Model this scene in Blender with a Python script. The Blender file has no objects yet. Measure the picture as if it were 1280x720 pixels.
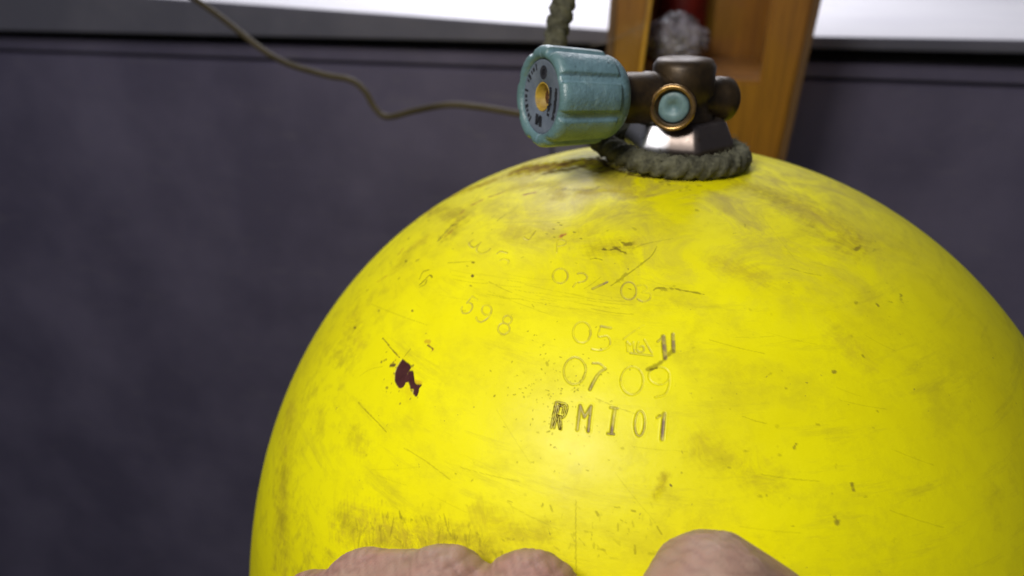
import bpy, bmesh, math, random
import numpy as np
from mathutils import Vector, Matrix, noise as mnoise
random.seed(4); RNG = np.random.default_rng(7)
sc = bpy.context.scene
COL = sc.collection
PI = math.pi

# ------------------------------------------------------------------ camera
FPX, PITCH, YAW = 949.5, .4327, -.2171
CAM = np.array([0., -.25696, .25184])
cd = bpy.data.cameras.new('camera'); cam = bpy.data.objects.new('camera', cd); COL.objects.link(cam)
cam.location = CAM; cam.rotation_euler = (PI/2-PITCH, 0, -YAW)
cd.sensor_width = 36; cd.lens = 36*FPX/1280; cd.clip_start = .01; cd.clip_end = 20
cd.dof.use_dof = True; cd.dof.focus_distance = .193; cd.dof.aperture_fstop = 10.5
sc.camera = cam
# ------------------------------------------------------------------ light
w = bpy.data.worlds.new('World'); sc.world = w; w.use_nodes = True
bg = w.node_tree.nodes['Background']; bg.inputs[0].default_value = (.80, .84, 1, 1); bg.inputs[1].default_value = .10
sc.view_settings.view_transform = 'Standard'; sc.view_settings.look = 'None'
sc.view_settings.exposure = 0; sc.view_settings.gamma = 1
def area(name, loc, target, size, power, col, sy=None):
    l = bpy.data.lights.new(name, 'AREA'); l.size = size; l.energy = power; l.color = col
    if sy: l.shape = 'RECTANGLE'; l.size_y = sy
    o = bpy.data.objects.new(name, l); COL.objects.link(o); o.location = loc
    o.rotation_euler = (Vector(target)-Vector(loc)).to_track_quat('-Z', 'Y').to_euler()
    return o
area('lamp_over_tank', (-.135, -.315, .43), (-.02, -.10, .14), .115, 1.32, (1, .965, .90), .09)
area('ceiling_lamp', (-.5, -.75, 1.5), (-.15, .5, .1), 1.1, 5, (.93, .94, 1), .7)
area('worktop_fill', (-.2, .95, .80), (-.2, .70, .17), .6, 10, (.95, .94, 1))  # added light to whiten the worktop, not a lamp of the room

# ------------------------------------------------------------------ node helpers
def mat(name, base=(.5,.5,.5), rough=.5, metal=0., coat=0.):
    m = bpy.data.materials.new(name); m.use_nodes = True
    p = m.node_tree.nodes['Principled BSDF']
    p.inputs['Base Color'].default_value = (*base, 1); p.inputs['Roughness'].default_value = rough
    p.inputs['Metallic'].default_value = metal; p.inputs['Coat Weight'].default_value = coat
    return m, m.node_tree, p
def N(nt, t, **k):
    n = nt.nodes.new(t)
    for a, v in k.items(): setattr(n, a, v)
    return n
def noise(nt, scale, detail=6, rough=.6, vec=None, stretch=None, dist=0):
    tc = N(nt, 'ShaderNodeTexCoord'); n = N(nt, 'ShaderNodeTexNoise')
    n.inputs['Scale'].default_value = scale; n.inputs['Detail'].default_value = detail
    n.inputs['Roughness'].default_value = rough; n.inputs['Distortion'].default_value = dist
    src = tc.outputs['Object']
    if stretch:
        mp = N(nt, 'ShaderNodeMapping'); mp.inputs['Scale'].default_value = stretch[0]; mp.inputs['Rotation'].default_value = stretch[1]
        nt.links.new(src, mp.inputs[0]); src = mp.outputs[0]
    nt.links.new(src, n.inputs['Vector']); return n.outputs['Fac']
def ramp(nt, fac, stops):
    r = N(nt, 'ShaderNodeValToRGB'); e = r.color_ramp.elements
    while len(e) < len(stops): e.new(.5)
    for el, (p, c) in zip(e, stops):
        el.position = p; el.color = (c, c, c, 1) if not hasattr(c, '__len__') else (*c, 1)
    nt.links.new(fac, r.inputs[0]); return r.outputs[0]
def mul(nt, a, b):
    m = N(nt, 'ShaderNodeMath', operation='MULTIPLY')
    for i, v in enumerate((a, b)):
        if isinstance(v, (int, float)): m.inputs[i].default_value = v
        else: nt.links.new(v, m.inputs[i])
    return m.outputs[0]
def mix(nt, fac, a, b):
    m = N(nt, 'ShaderNodeMix', data_type='RGBA')
    if isinstance(fac, (int, float)): m.inputs[0].default_value = fac
    else: nt.links.new(fac, m.inputs[0])
    for i, v in ((6, a), (7, b)):
        if isinstance(v, tuple): m.inputs[i].default_value = (*v, 1)
        else: nt.links.new(v, m.inputs[i])
    return m.outputs[2]
def bump(nt, p, h, strength, dist=.001):
    b = N(nt, 'ShaderNodeBump'); b.inputs['Strength'].default_value = strength; b.inputs['Distance'].default_value = dist
    nt.links.new(h, b.inputs['Height']); nt.links.new(b.outputs[0], p.inputs['Normal'])
def worn(name, c1, c2, scale, rough=.5, metal=0, lo=.4, hi=.65, bs=.3, bscale=None, bd=.0005, coat=0, stretch=None):
    m, nt, p = mat(name, c1, rough, metal, coat)
    n = noise(nt, scale, stretch=stretch)
    nt.links.new(mix(nt, ramp(nt, n, [(lo, 0.), (hi, 1.)]), c1, c2), p.inputs['Base Color'])
    bump(nt, p, noise(nt, bscale or scale*3), bs, bd)
    return m

# ------------------------------------------------------------------ object helpers
def link(name, me, m=None, parent=None, smooth=True):
    o = bpy.data.objects.new(name, me); COL.objects.link(o)
    if m: me.materials.append(m)
    if smooth: me.polygons.foreach_set('use_smooth', [True]*len(me.polygons))
    if parent: o.parent = parent; o.matrix_parent_inverse = Matrix.Identity(4)
    return o
def tag(o, label=None, cat=None, group=None, kind=None):
    for k, v in (('label', label), ('category', cat), ('group', group), ('kind', kind)):
        if v: o[k] = v
    return o
def empty(name, loc=(0,0,0), label=None, cat=None):
    o = bpy.data.objects.new(name, None); COL.objects.link(o); o.location = loc; o.empty_display_size = .02
    return tag(o, label, cat)
def part(name, me_or_bm, m, root, smooth=True):
    """geometry is given in world coordinates; the part is re-expressed in its root's frame"""
    me = me_or_bm
    if isinstance(me, bmesh.types.BMesh):
        b = me; me = bpy.data.meshes.new(name); b.to_mesh(me); b.free()
    o = link(name, me, m, None, smooth)
    if root:
        off = Vector((0, 0, 0)); r = root
        while r: off += r.location; r = r.parent
        me.transform(Matrix.Translation(-off)); o.parent = root
    return o
def bx(bm, c, s, rot=None, bevel=0):
    M = Matrix.Translation(c) @ (rot or Matrix.Identity(4)) @ Matrix.Diagonal((*s, 1))
    r = bmesh.ops.create_cube(bm, size=1, matrix=M)
    if bevel:
        es = list({e for v in r['verts'] for e in v.link_edges})
        bmesh.ops.bevel(bm, geom=es, offset=bevel, segments=2, affect='EDGES')
    return bm
def box(c, s, bevel=0, rot=None): return bx(bmesh.new(), c, s, rot, bevel)
def grid_mesh(name, P, closed_u=True, cap0=False, cap1=False):
    nv, nu = P.shape[:2]
    V = P.reshape(-1, 3); i = np.arange(nv-1)[:, None]*nu; j = np.arange(nu if closed_u else nu-1)[None]
    j2 = (j+1) % nu
    F = np.stack([i+j, i+j2, i+nu+j2, i+nu+j], -1).reshape(-1, 4)
    faces = F.tolist()
    if cap0: faces.append(list(range(nu))[::-1])
    if cap1: faces.append(list(range((nv-1)*nu, nv*nu)))
    me = bpy.data.meshes.new(name); me.from_pydata(V.tolist(), [], faces); me.update(); return me
def frame_of(ax):
    ax = Vector(ax).normalized(); q = ax.to_track_quat('Z', 'Y').to_matrix(); return np.array(q)
def lathe(name, prof, org, ax, n=64, wob=0, flat=None):
    """prof: (radius, distance along ax)"""
    B = frame_of(ax); th = np.linspace(0, 2*PI, n, endpoint=False); P = []
    for r, a in prof:
        rr = r*np.ones(n)
        if flat: rr = r*np.minimum(1, np.cos(PI/flat)/np.cos((th+flat_off) % (2*PI/flat)-PI/flat)*1.03) if r > 0 else rr
        if wob: rr = rr*(1+wob*np.sin(th*5+a*900))
        P.append(np.stack([rr*np.cos(th), rr*np.sin(th), a*np.ones(n)], -1) @ B.T + np.array(org))
    return grid_mesh(name, np.array(P))
flat_off = 0
def tube(name, pts, rad, n=12, closed=False, sub=8, lump=0, twist=None):
    P = np.array(pts, float); k = len(P); out = []; T = []
    rad = np.full(k, rad) if np.isscalar(rad) else np.array(rad)
    segs = k if closed else k-1; R = []
    for i in range(segs):
        g = lambda q: P[q % k] if closed else P[min(max(q, 0), k-1)]
        gr = lambda q: rad[q % k] if closed else rad[min(max(q, 0), k-1)]
        for t in np.linspace(0, 1, sub, endpoint=False):
            a, b, c, d = g(i-1), g(i), g(i+1), g(i+2)
            out.append(.5*((2*b)+(c-a)*t+(2*a-5*b+4*c-d)*t*t+(3*b-3*c+d-a)*t**3)); R.append(gr(i)*(1-t)+gr(i+1)*t)
    if not closed: out.append(P[-1]); R.append(rad[-1])
    out = np.array(out); m = len(out)
    T = np.roll(out, -1, 0)-np.roll(out, 1, 0) if closed else np.gradient(out, axis=0)
    T /= np.linalg.norm(T, axis=1)[:, None]
    u = np.cross(T[0], [.3, .2, 1.]); u /= np.linalg.norm(u); rings = []
    L = np.concatenate([[0], np.cumsum(np.linalg.norm(np.diff(out, axis=0), axis=1))])
    for i in range(m):
        u = u-T[i]*(u@T[i]); u /= np.linalg.norm(u); v = np.cross(T[i], u)
        th = np.linspace(0, 2*PI, n, endpoint=False); rr = R[i]*np.ones(n)
        if twist: rr = rr*(1+twist[0]*np.abs(np.sin((th*3+L[i]*twist[1])/2)))
        if lump: rr = rr*(1+lump*RNG.normal(size=n))
        rings.append(out[i]+np.outer(rr*np.cos(th), u)+np.outer(rr*np.sin(th), v))
    G = np.array(rings)
    if closed: G = np.concatenate([G, G[:1]])
    return grid_mesh(name, G, True, not closed, not closed)

# pixel on the 1280x720 photograph -> point of a world plane / of the tank surface (only used to measure real positions)
fw = np.array([math.sin(YAW)*math.cos(PITCH), math.cos(YAW)*math.cos(PITCH), -math.sin(PITCH)])
rt = np.array([math.cos(YAW), -math.sin(YAW), 0]); upv = np.cross(rt, fw)
def ray(x, y):
    d = fw+rt*(x-640)/FPX-upv*(y-360)/FPX; return d/np.linalg.norm(d)
def at(x, y, Y):
    d = ray(x, y); return CAM+d*(Y-CAM[1])/d[1]
def at_d(x, y, dist): return CAM+ray(x, y)*dist

FLOOR = -.95
# ================================================================== SETTING
m_floor = worn('concrete', (.10,.10,.10), (.16,.155,.15), 6, .85, bs=.4, bscale=60)
fl = part('floor', box((0, 0, FLOOR-.02), (8, 8, .04)), m_floor, None, False); tag(fl, kind='structure')
m_wall = worn('painted_wall', (.62,.62,.64), (.55,.55,.58), 3, .8, bs=.2, bscale=80)
wl = part('wall', box((0, 1.32, .3), (8, .08, 2.5)), m_wall, None, False); tag(wl, kind='structure')

# ------------------------------------------------------------------ steel bench
YB = .45
bench = empty('steel_bench', (0, YB, FLOOR), 'grey painted steel workbench with white top behind the yellow tank', 'workbench')
m_steel = worn('grey_enamel', (.150,.132,.205), (.225,.198,.290), 6, .38, bs=.06, bscale=25, bd=.002)
nt = m_steel.node_tree; p = nt.nodes['Principled BSDF']
base = p.inputs['Base Color'].links[0].from_socket
rs = ramp(nt, noise(nt, 38, 8, .7, stretch=((1,1,2.4),(0,0,0))), [(.66, 0.), (.74, 1.)])
nt.links.new(mix(nt, mul(nt, rs, .6), mix(nt, mul(nt, ramp(nt, noise(nt, 18, 8, .75, stretch=((1,1,5),(0,.5,0))), [(.56, 0.), (.66, 1.)]), .45), base, (.26,.24,.28)), (.17,.10,.06)), p.inputs['Base Color'])
m_lip = worn('bench_edge_grey', (.17,.165,.205), (.22,.21,.25), 12, .4, bs=.1, bscale=80)
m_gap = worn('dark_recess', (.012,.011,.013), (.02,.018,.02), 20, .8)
m_white = worn('white_laminate', (.86,.85,.88), (.80,.79,.83), 9, .35, bs=.05)
ZT = .1775
A = at(438, 15, YB-.012); B = at(755, 38, YB-.012); sl = math.atan2(B[2]-A[2], B[0]-A[0])
def strip(y0a, y0b, y1a, y1b, Y, th, xa=-1.6, xb=1.6):
    """board between two slightly sloping edges, measured at columns 438 and 757"""
    t0, t1 = at(438, y0a, Y), at(757, y0b, Y); b0, b1 = at(438, y1a, Y), at(757, y1b, Y)
    f = lambda p, q, x: p[2]+(q[2]-p[2])*(x-p[0])/(q[0]-p[0])
    return f(t0,t1,xa), f(t0,t1,xb), f(b0,b1,xa), f(b0,b1,xb)
def quadboard(xa, xb, za0, zb0, za1, zb1, y0, y1):
    bm = bmesh.new(); v = [bm.verts.new(q) for q in [(xa,y0,za0),(xb,y0,zb0),(xb,y0,zb1),(xa,y0,za1),(xa,y1,za0),(xb,y1,zb0),(xb,y1,zb1),(xa,y1,za1)]]
    for f in ((3,2,1,0),(4,5,6,7),(0,1,5,4),(1,2,6,5),(2,3,7,6),(3,0,4,7)): bm.faces.new([v[i] for i in f])
    bmesh.ops.recalc_face_normals(bm, faces=bm.faces)
    bmesh.ops.bevel(bm, geom=bm.edges[:], offset=.0015, segments=2, affect='EDGES'); return bm
za, zb = A[2]-math.tan(sl)*(A[0]+1.6), A[2]+math.tan(sl)*(1.6-A[0])
l0, l1 = at(438, 48, YB-.012), at(757, 55, YB-.012); s2 = (l1[2]-l0[2])/(l1[0]-l0[0])
la, lb = l0[2]-s2*(l0[0]+1.0), l0[2]+s2*(1.0-l0[0])
xa, xb = -1.0, -.03
za, zb = A[2]-math.tan(sl)*(A[0]-xa), A[2]+math.tan(sl)*(xb-A[0])
lbm = l0[2]+s2*(xb-l0[0])
part('top_edge', quadboard(xa, xb, za, zb, la, lbm, YB-.012, YB-.004), m_lip, bench, False)
part('top_edge', quadboard(-.029, 1.0, zb, zb+.006, lbm, lb, YB-.0125, YB-.004), m_lip, bench, False)
part('worktop', quadboard(-.029, 1.0, zb-.0015, zb+.0045, lbm+.001, lb+.001, YB-.0035, YB+.80), m_white, bench, False)
part('worktop', quadboard(xa, xb, za-.0015, zb-.0015, za-.014, zb-.007, YB-.0035, YB+.80), m_white, bench, False)
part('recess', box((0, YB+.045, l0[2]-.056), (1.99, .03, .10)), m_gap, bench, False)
r0 = at(438, 61, YB+.002)[2]; r1 = at(438, 77, YB+.002)[2]
part('top_rail', box((0, YB+.012, (r0+r1)/2), (2.0, .02, r0-r1), .0015), m_steel, bench, False)
xs = [-.995, at(692, 185, YB)[0]-.001, at(737, 185, YB)[0]+.001, .995]
m_trim = worn('lighter_steel', (.20,.185,.23), (.26,.24,.29), 15, .38, bs=.1)
zt = r1-.003; zb_ = FLOOR+.08
for a, b in ((xs[0], xs[1]), (xs[2], xs[3])):
    part('door_panel', box(((a+b)/2, YB+.012, (zt+zb_)/2), (b-a-.002, .024, zt-zb_), .002), m_steel, bench, False)
part('corner_post', box(((xs[1]+xs[2])/2, YB+.006, (zt+zb_)/2), (xs[2]-xs[1]-.004, .03, zt-zb_), .003), m_trim, bench, False)
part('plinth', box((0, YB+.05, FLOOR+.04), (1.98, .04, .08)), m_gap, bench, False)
part('cabinet_body', box((0, YB+.42, (r1+FLOOR)/2-.01), (1.98, .70, r1-FLOOR-.04)), m_steel, bench, False)

# ------------------------------------------------------------------ orange wooden rack
YR = .27
m_wood = worn('varnished_wood', (.40,.165,.016), (.25,.10,.014), 14, .33, lo=.35, hi=.7, bs=.25, bscale=60, coat=.4, stretch=((4,4,.7),(0,0,0)))
nt = m_wood.node_tree; p = nt.nodes['Principled BSDF']; b_ = p.inputs['Base Color'].links[0].from_socket
gr_ = ramp(nt, noise(nt, 26, 9, .75, stretch=((6,6,.35),(0,0,0)), dist=1.5), [(.46, 0.), (.60, 1.)])
sc_ = ramp(nt, noise(nt, 60, 4, .6, stretch=((1,1,.2),(0,.7,0))), [(.66, 0.), (.72, 1.)])
nt.links.new(mix(nt, mul(nt, sc_, .5), mix(nt, mul(nt, gr_, .5), b_, (.16,.065,.012)), (.50,.30,.10)), p.inputs['Base Color'])
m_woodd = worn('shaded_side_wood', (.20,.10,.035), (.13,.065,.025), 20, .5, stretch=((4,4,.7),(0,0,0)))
rack = empty('wooden_rack', (at(800,95,YR)[0], YR, FLOOR), 'orange varnished wooden rack standing between tank valve and steel bench', 'rack')
tl, bl = at(764, 0, YR), at(757, 100, YR); tr, br = at(811, 0, YR), at(799, 88, YR)
zz0, zz1 = FLOOR, .42
def xat(p, q, z): return p[0]+(q[0]-p[0])*(z-p[2])/(q[2]-p[2])*.55+ (0)
def slab(xl0, xr0, xl1, xr1, z0, z1, y0, y1, bev=.002):
    bm = bmesh.new(); v = [bm.verts.new(q) for q in [(xl0,y0,z0),(xr0,y0,z0),(xr1,y0,z1),(xl1,y0,z1),(xl0,y1,z0),(xr0,y1,z0),(xr1,y1,z1),(xl1,y1,z1)]]
    for f in ((0,1,2,3),(7,6,5,4),(0,4,5,1),(1,5,6,2),(2,6,7,3),(3,7,4,0)): bm.faces.new([v[i] for i in f])
    bmesh.ops.recalc_face_normals(bm, faces=bm.faces)
    bmesh.ops.bevel(bm, geom=bm.edges[:], offset=bev, segments=2, affect='EDGES'); return bm
kL = (tl[0]-bl[0])/(tl[2]-bl[2]); kR = (tr[0]-br[0])/(tr[2]-br[2])
zm = bl[2]-.06
xl = lambda z: bl[0]+kL*(z-bl[2]); xr = lambda z: br[0]+kR*(z-br[2])
part('upright', slab(xl(zm)+.004, xr(zm), xl(.42)+.004, xr(.42), zm, .42, YR, YR+.018), m_wood, rack, False)
part('upright', slab(xl(zm)+.10, xr(zm)+.10, xl(.42)+.10, xr(.42)+.10, zm, .42, YR, YR+.018), m_wood, rack, False)
part('side_board', slab(xl(zm)-.001, xl(zm)+.0035, xl(.42)-.001, xl(.42)+.0035, zm, .42, YR+.001, YR+.12, .001), m_woodd, rack, False)
part('side_board', slab(xr(zm)+.1005, xr(zm)+.105, xr(.42)+.1005, xr(.42)+.105, zm, .42, YR+.001, YR+.12, .001), m_woodd, rack, False)
# bright worn bead along the inner edge of the near upright
m_bead = worn('worn_edge', (.75,.42,.05), (.62,.30,.03), 40, .3)
part('edge_bead', slab(xr(zm)-.0002, xr(zm)+.0022, xr(.42)-.0002, xr(.42)+.0022, zm, .42, YR-.001, YR+.010, .0006), m_bead, rack, False)
shz = at(830, 92, YR)[2]
part('shelf_board', box((xl(0)+.068, YR+.068, shz-.009), (.085, .10, .012), .002), m_wood, rack, False)
part('front_rail', box((xl(0)+.068, YR+.009, shz-.028), (.0835, .016, .05), .002), m_wood, rack, False)
part('back_panel', box((xl(0)+.062, YR+.123, shz+.03), (.13, .006, .12), .001), m_wood, rack, False)
for dx in (.012, .118):
    part('leg', box((xl(zm)+dx, YR+.05, (zm+FLOOR)/2), (.022, .09, zm-FLOOR-.001), .002), m_woodd, rack, False)

# plastic wrapped bundle on the shelf
def blob(name, c, r, amp, freq, sub=5, seed=0, ridge=True):
    bm = bmesh.new(); bmesh.ops.create_icosphere(bm, subdivisions=sub, radius=1)
    for v in bm.verts:
        d = v.co.normalized(); q = d*freq+Vector((seed, 0, 0))
        n_ = mnoise.fractal(q, .9, 2.1, 5); n2 = 1-2*abs(mnoise.noise(q*1.7+Vector((9,1,3)))) if ridge else 0
        k = 1+amp*(n_+.6*n2); v.co = Vector((d.x*r[0]*k, d.y*r[1]*k, d.z*r[2]*k))+Vector(c)
    return bm
m_film, nt, p = mat('clear_film', (.8,.8,.85), .12)
tr_ = N(nt, 'ShaderNodeBsdfTransparent'); tr_.inputs[0].default_value = (.93,.93,.95,1)
mx = N(nt, 'ShaderNodeMixShader'); fr = N(nt, 'ShaderNodeFresnel'); fr.inputs[0].default_value = 1.9
gl = N(nt, 'ShaderNodeBsdfGlossy'); gl.inputs['Roughness'].default_value = .16; gl.inputs[0].default_value = (.95,.95,1,1)
nt.links.new(fr.outputs[0], mx.inputs[0]); nt.links.new(tr_.outputs[0], mx.inputs[1]); nt.links.new(gl.outputs[0], mx.inputs[2])
df_ = N(nt, 'ShaderNodeBsdfDiffuse'); df_.inputs[0].default_value = (.50,.46,.52,1); mx2 = N(nt, 'ShaderNodeMixShader')
nt.links.new(ramp(nt, noise(nt, 70, 7, .7, stretch=((1,1,.4),(0,.2,0))), [(.42, .10), (.62, .75)]), mx2.inputs[0]); nt.links.new(mx.outputs[0], mx2.inputs[1]); nt.links.new(df_.outputs[0], mx2.inputs[2])
nt.links.new(mx2.outputs[0], nt.nodes['Material Output'].inputs[0])
m_bund = worn('grey_bundle', (.03,.024,.028), (.10,.085,.10), 55, .5, lo=.42, hi=.6, bs=.5)
cb = at(833, 54, YR+.045)
bag = empty('plastic_bag', (cb[0], cb[1], shz-.003), 'crumpled clear plastic bag with dark grey contents on the orange rack shelf', 'bag')
rz = (at(833, 10, YR+.045)[2]-shz)/2+.000
fb_ = blob('film', (0, 0, 0), (1, 1, 1), .10, 2.4, 5, 3)
for v in fb_.verts:
    t_ = math.atan2(v.co.y, v.co.x); q = mnoise.fractal(v.co*1.6+Vector((4,2,7)), .8, 2.2, 4)
    ple = (1-abs(math.sin(5.5*t_+3.2*q+1.1*v.co.z)))*.26+(1-abs(math.sin(12*t_-4*q)))*.10-.12
    k = 1+ple*(1-.35*v.co.z); nk = 1-.35*max(0, v.co.z)**2
    v.co = Vector((v.co.x*.0195*k*nk, v.co.y*.020*k*nk, v.co.z*rz*.95*(1+.12*q)))+Vector((cb[0]+.006, cb[1], shz-.003+rz+.001))
part('film', fb_, m_film, bag)
part('contents', blob('contents', (cb[0]+.006, cb[1]+.001, shz-.003+rz*.88), (.014, .015, rz*.74), .22, 2.0, 4, 8), m_bund, bag)
# dark red can behind the bag
m_red = worn('dark_red_paint', (.16,.010,.008), (.05,.006,.006), 30, .4, bs=.2)
m_blk = worn('black_cap', (.006,.006,.006), (.015,.012,.012), 30, .6)
cr = at(842, 20, YR+.095)
can = empty('red_can', (cr[0]+.006, cr[1], shz-.003), 'dark red can standing behind the plastic bag in the orange rack', 'can')
part('body', lathe('b', [(0,0),(.018,.0),(.019,.002),(.019,.10),(.016,.108),(0,.108)], (cr[0]+.006, cr[1]-.000, shz-.003), (0,0,1), 40), m_red, can)
part('cap', lathe('c', [(0,.1081),(.012,.1081),(.012,.125),(.011,.127),(0,.127)], (cr[0]+.006, cr[1]-.000, shz-.003), (0,0,1), 32), m_blk, can)

# ================================================================== GAS CYLINDER
RT, HT, NE = .16, .1149*1.6, 2.1656
tank = empty('gas_cylinder', (0, 0, FLOOR), 'scratched bright yellow gas cylinder with stamped numbers on its domed shoulder', 'gas cylinder')
psi = np.linspace(0, PI/2, 6000)
prho = RT*np.sin(psi)**(2/NE); pz = HT*np.cos(psi)**(2/NE)
ps = np.concatenate([[0], np.cumsum(np.hypot(np.diff(prho), np.diff(pz)))]); SMAX = ps[-1]
def surf(az, s):
    rho = np.interp(s, ps, prho); z = np.where(s <= SMAX, np.interp(s, ps, pz), -(s-SMAX))
    return np.stack([rho*np.sin(az), -rho*np.cos(az), z], -1)
def fval(P):
    return (np.hypot(P[...,0], P[...,1])/RT)**NE+(np.maximum(P[...,2], 0)/HT)**NE
TT = np.linspace(.05, .55, 2500)
def hit(x, y):
    d = ray(x, y); P = CAM+d*TT[:, None]; v = fval(P); i = int(np.argmax(v < 1))
    if v[i] >= 1: i = int(v.argmin())
    t = TT[i] if i == 0 or v[i] >= 1 else np.interp(1, [v[i], v[i-1]], [TT[i], TT[i-1]])
    P = CAM+d*t; rho = math.hypot(P[0], P[1]); az = math.atan2(P[0], -P[1])
    zz = max(P[2], 0); s = np.interp(-zz, -pz, ps) if rho > .05 else np.interp(rho, prho, ps)
    if P[2] < 0: s = SMAX-P[2]
    return az, float(s), float(np.linalg.norm(P-CAM))
# nonuniform grid: finest where the stamps are
def spaced(stops):
    out = [np.array([stops[0][0]])]
    for (a, st), (b, _) in zip(stops[:-1], stops[1:]):
        n = max(1, int(round((b-a)/st))); out.append(np.linspace(a, b, n+1)[1:])
    return np.concatenate(out)
D_ = math.radians
AZ = spaced([(-PI, D_(4)), (-D_(110), D_(.5)), (-D_(70), D_(.20)), (-D_(52), D_(.118)), (D_(10), D_(.2)), (D_(50), D_(.5)), (D_(100), D_(4)), (PI, 1)])[:-1]
SS = spaced([(.0005, .003), (.02, .0006), (.045, .00024), (.149, .0004), (.20, .0008), (SMAX, .008), (SMAX+.1, .1), (SMAX-FLOOR-.012, 1)])
nA, nS = len(AZ), len(SS)
AZg, Sg = np.meshgrid(AZ, SS)
RHOs = np.interp(SS, ps, prho)
disp = np.zeros((nS, nA)); stamp = np.zeros((nS, nA)); grime = np.zeros((nS, nA)); chip = np.zeros((nS, nA)); rust = np.zeros((nS, nA)); film = np.zeros((nS, nA))
def wob(u, v, k):
    return (np.sin(u*k+1.3*np.sin(v*k*.7))+np.sin(v*k*1.31+u*k*.43+2)+.7*np.sin(u*k*2.3-v*k*1.9+1))/2.7
def region(pts, pad):
    a = np.array(pts); rho = float(np.interp(a[:,1].mean(), ps, prho)); pa = pad/max(rho, .01)
    i0, i1 = np.searchsorted(SS, [a[:,1].min()-pad, a[:,1].max()+pad]); j0, j1 = np.searchsorted(AZ, [a[:,0].min()-pa, a[:,0].max()+pa])
    sl_ = (slice(i0, i1), slice(j0, j1)); return sl_, AZg[sl_]*rho, Sg[sl_], np.stack([a[:,0]*rho, a[:,1]], -1)
def segdist(U, V, A):
    d = np.full(U.shape, 9.)
    for (x0, y0), (x1, y1) in zip(A[:-1], A[1:]):
        dx, dy = x1-x0, y1-y0; L = dx*dx+dy*dy+1e-12
        t = np.clip(((U-x0)*dx+(V-y0)*dy)/L, 0, 1); d = np.minimum(d, np.hypot(U-x0-t*dx, V-y0-t*dy))
    return d
def sst(x, a, b):
    t = np.clip((x-a)/(b-a), 0, 1); return t*t*(3-2*t)
def smooth_line(P, k=6):
    P = [np.array(q, float) for q in P]
    if len(P) < 3: return P
    out = []
    for i in range(len(P)-1):
        a, b, c, d = P[max(i-1,0)], P[i], P[i+1], P[min(i+2, len(P)-1)]
        for t in np.linspace(0, 1, k, endpoint=False):
            out.append(.5*((2*b)+(c-a)*t+(2*a-5*b+4*c-d)*t*t+(3*b-3*c+d-a)*t**3))
    return out+[P[-1]]
def engrave(pts, wpx, depth=.00014, tone=.6, dark=0., sm=True, patch=.5):
    """a stamped stroke: groove cut into the steel, a raised lip round it, dirt on its floor"""
    P = smooth_line(pts) if sm else pts
    H = [hit(*q) for q in P]; mm = np.mean([q[2] for q in H])/FPX
    wr = max(wpx*1.12*mm/2, .00025); sl_, U, V, A_ = region(H, wr*4)
    d = segdist(U, V, A_)
    wv = .72+.42*wob(U, V, 420)+.2*wob(U, V, 1500); prof = (1-sst(d, wr*.50, wr*1.2))*np.clip(wv, .25, 1); lip = np.exp(-((d-wr*1.55)/(wr*.45))**2)
    disp[sl_] = np.minimum(disp[sl_], -depth*1.25*prof)+depth*.30*lip*(d > wr)*np.clip(wv, 0, 1)
    keep = 1-patch*(wob(U, V, 900) > .15)
    stamp[sl_] = np.maximum(stamp[sl_], tone*prof*keep)
    edge = np.exp(-((d-wr*.95)/(wr*.38))**2)
    grime[sl_] = np.maximum(grime[sl_], (.30*tone+dark)*edge*(1-.5*(wob(U, V, 700) > .3)))
def mark(layer, pts, wpx, k=.8, soft=.6, sm=True, rag=.5, cut=0):
    P = smooth_line(pts) if sm else pts
    H = [hit(*q) for q in P]; mm = np.mean([q[2] for q in H])/FPX; wr = max(wpx*mm/2, .00012)
    sl_, U, V, A_ = region(H, wr*3+.0003); d = segdist(U, V, A_)
    d = d+rag*wr*wob(U, V, 1400)+rag*.5*wr*wob(U+.3, V, 3800)
    f = 1-sst(d, wr*(1-soft), wr*(1+soft)); layer[sl_] = np.maximum(layer[sl_], k*f)
    if cut: disp[sl_] = np.minimum(disp[sl_], -cut*f)
def blot(layer, poly, k=1., rag=.00012, cut=.00012):
    poly = smooth_line(list(poly)+[poly[0]], 4)[:-1]; H = [hit(*q) for q in poly]; sl_, U, V, A_ = region(H, .001)
    d = segdist(U, V, np.concatenate([A_, A_[:1]])); ins = np.zeros(U.shape, bool)
    for (x0, y0), (x1, y1) in zip(A_, np.roll(A_, -1, 0)):
        c = ((y0 > V) != (y1 > V)) & (U < (x1-x0)*(V-y0)/(y1-y0+1e-15)+x0); ins ^= c
    sd = np.where(ins, -d, d)+rag*wob(U, V, 2500); f = 1-sst(sd, -.00020, .00022)
    layer[sl_] = np.maximum(layer[sl_], k*f); disp[sl_] = np.minimum(disp[sl_], -1.6*cut*f)+.00007*np.exp(-((sd-.00034)/.00014)**2)
def ell(cx, cy, rx, ry, rot=0, a0=0, a1=360, n=22):
    c, s = math.cos(D_(rot)), math.sin(D_(rot)); o = []
    for t in np.linspace(D_(a0), D_(a1), n):
        x, y = rx*math.cos(t), -ry*math.sin(t); o.append((cx+x*c-y*s, cy+x*s+y*c))
    return o
def crop(x0, y0, k, pts): return [(x0+x/k, y0+y/k) for x, y in pts]
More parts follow.
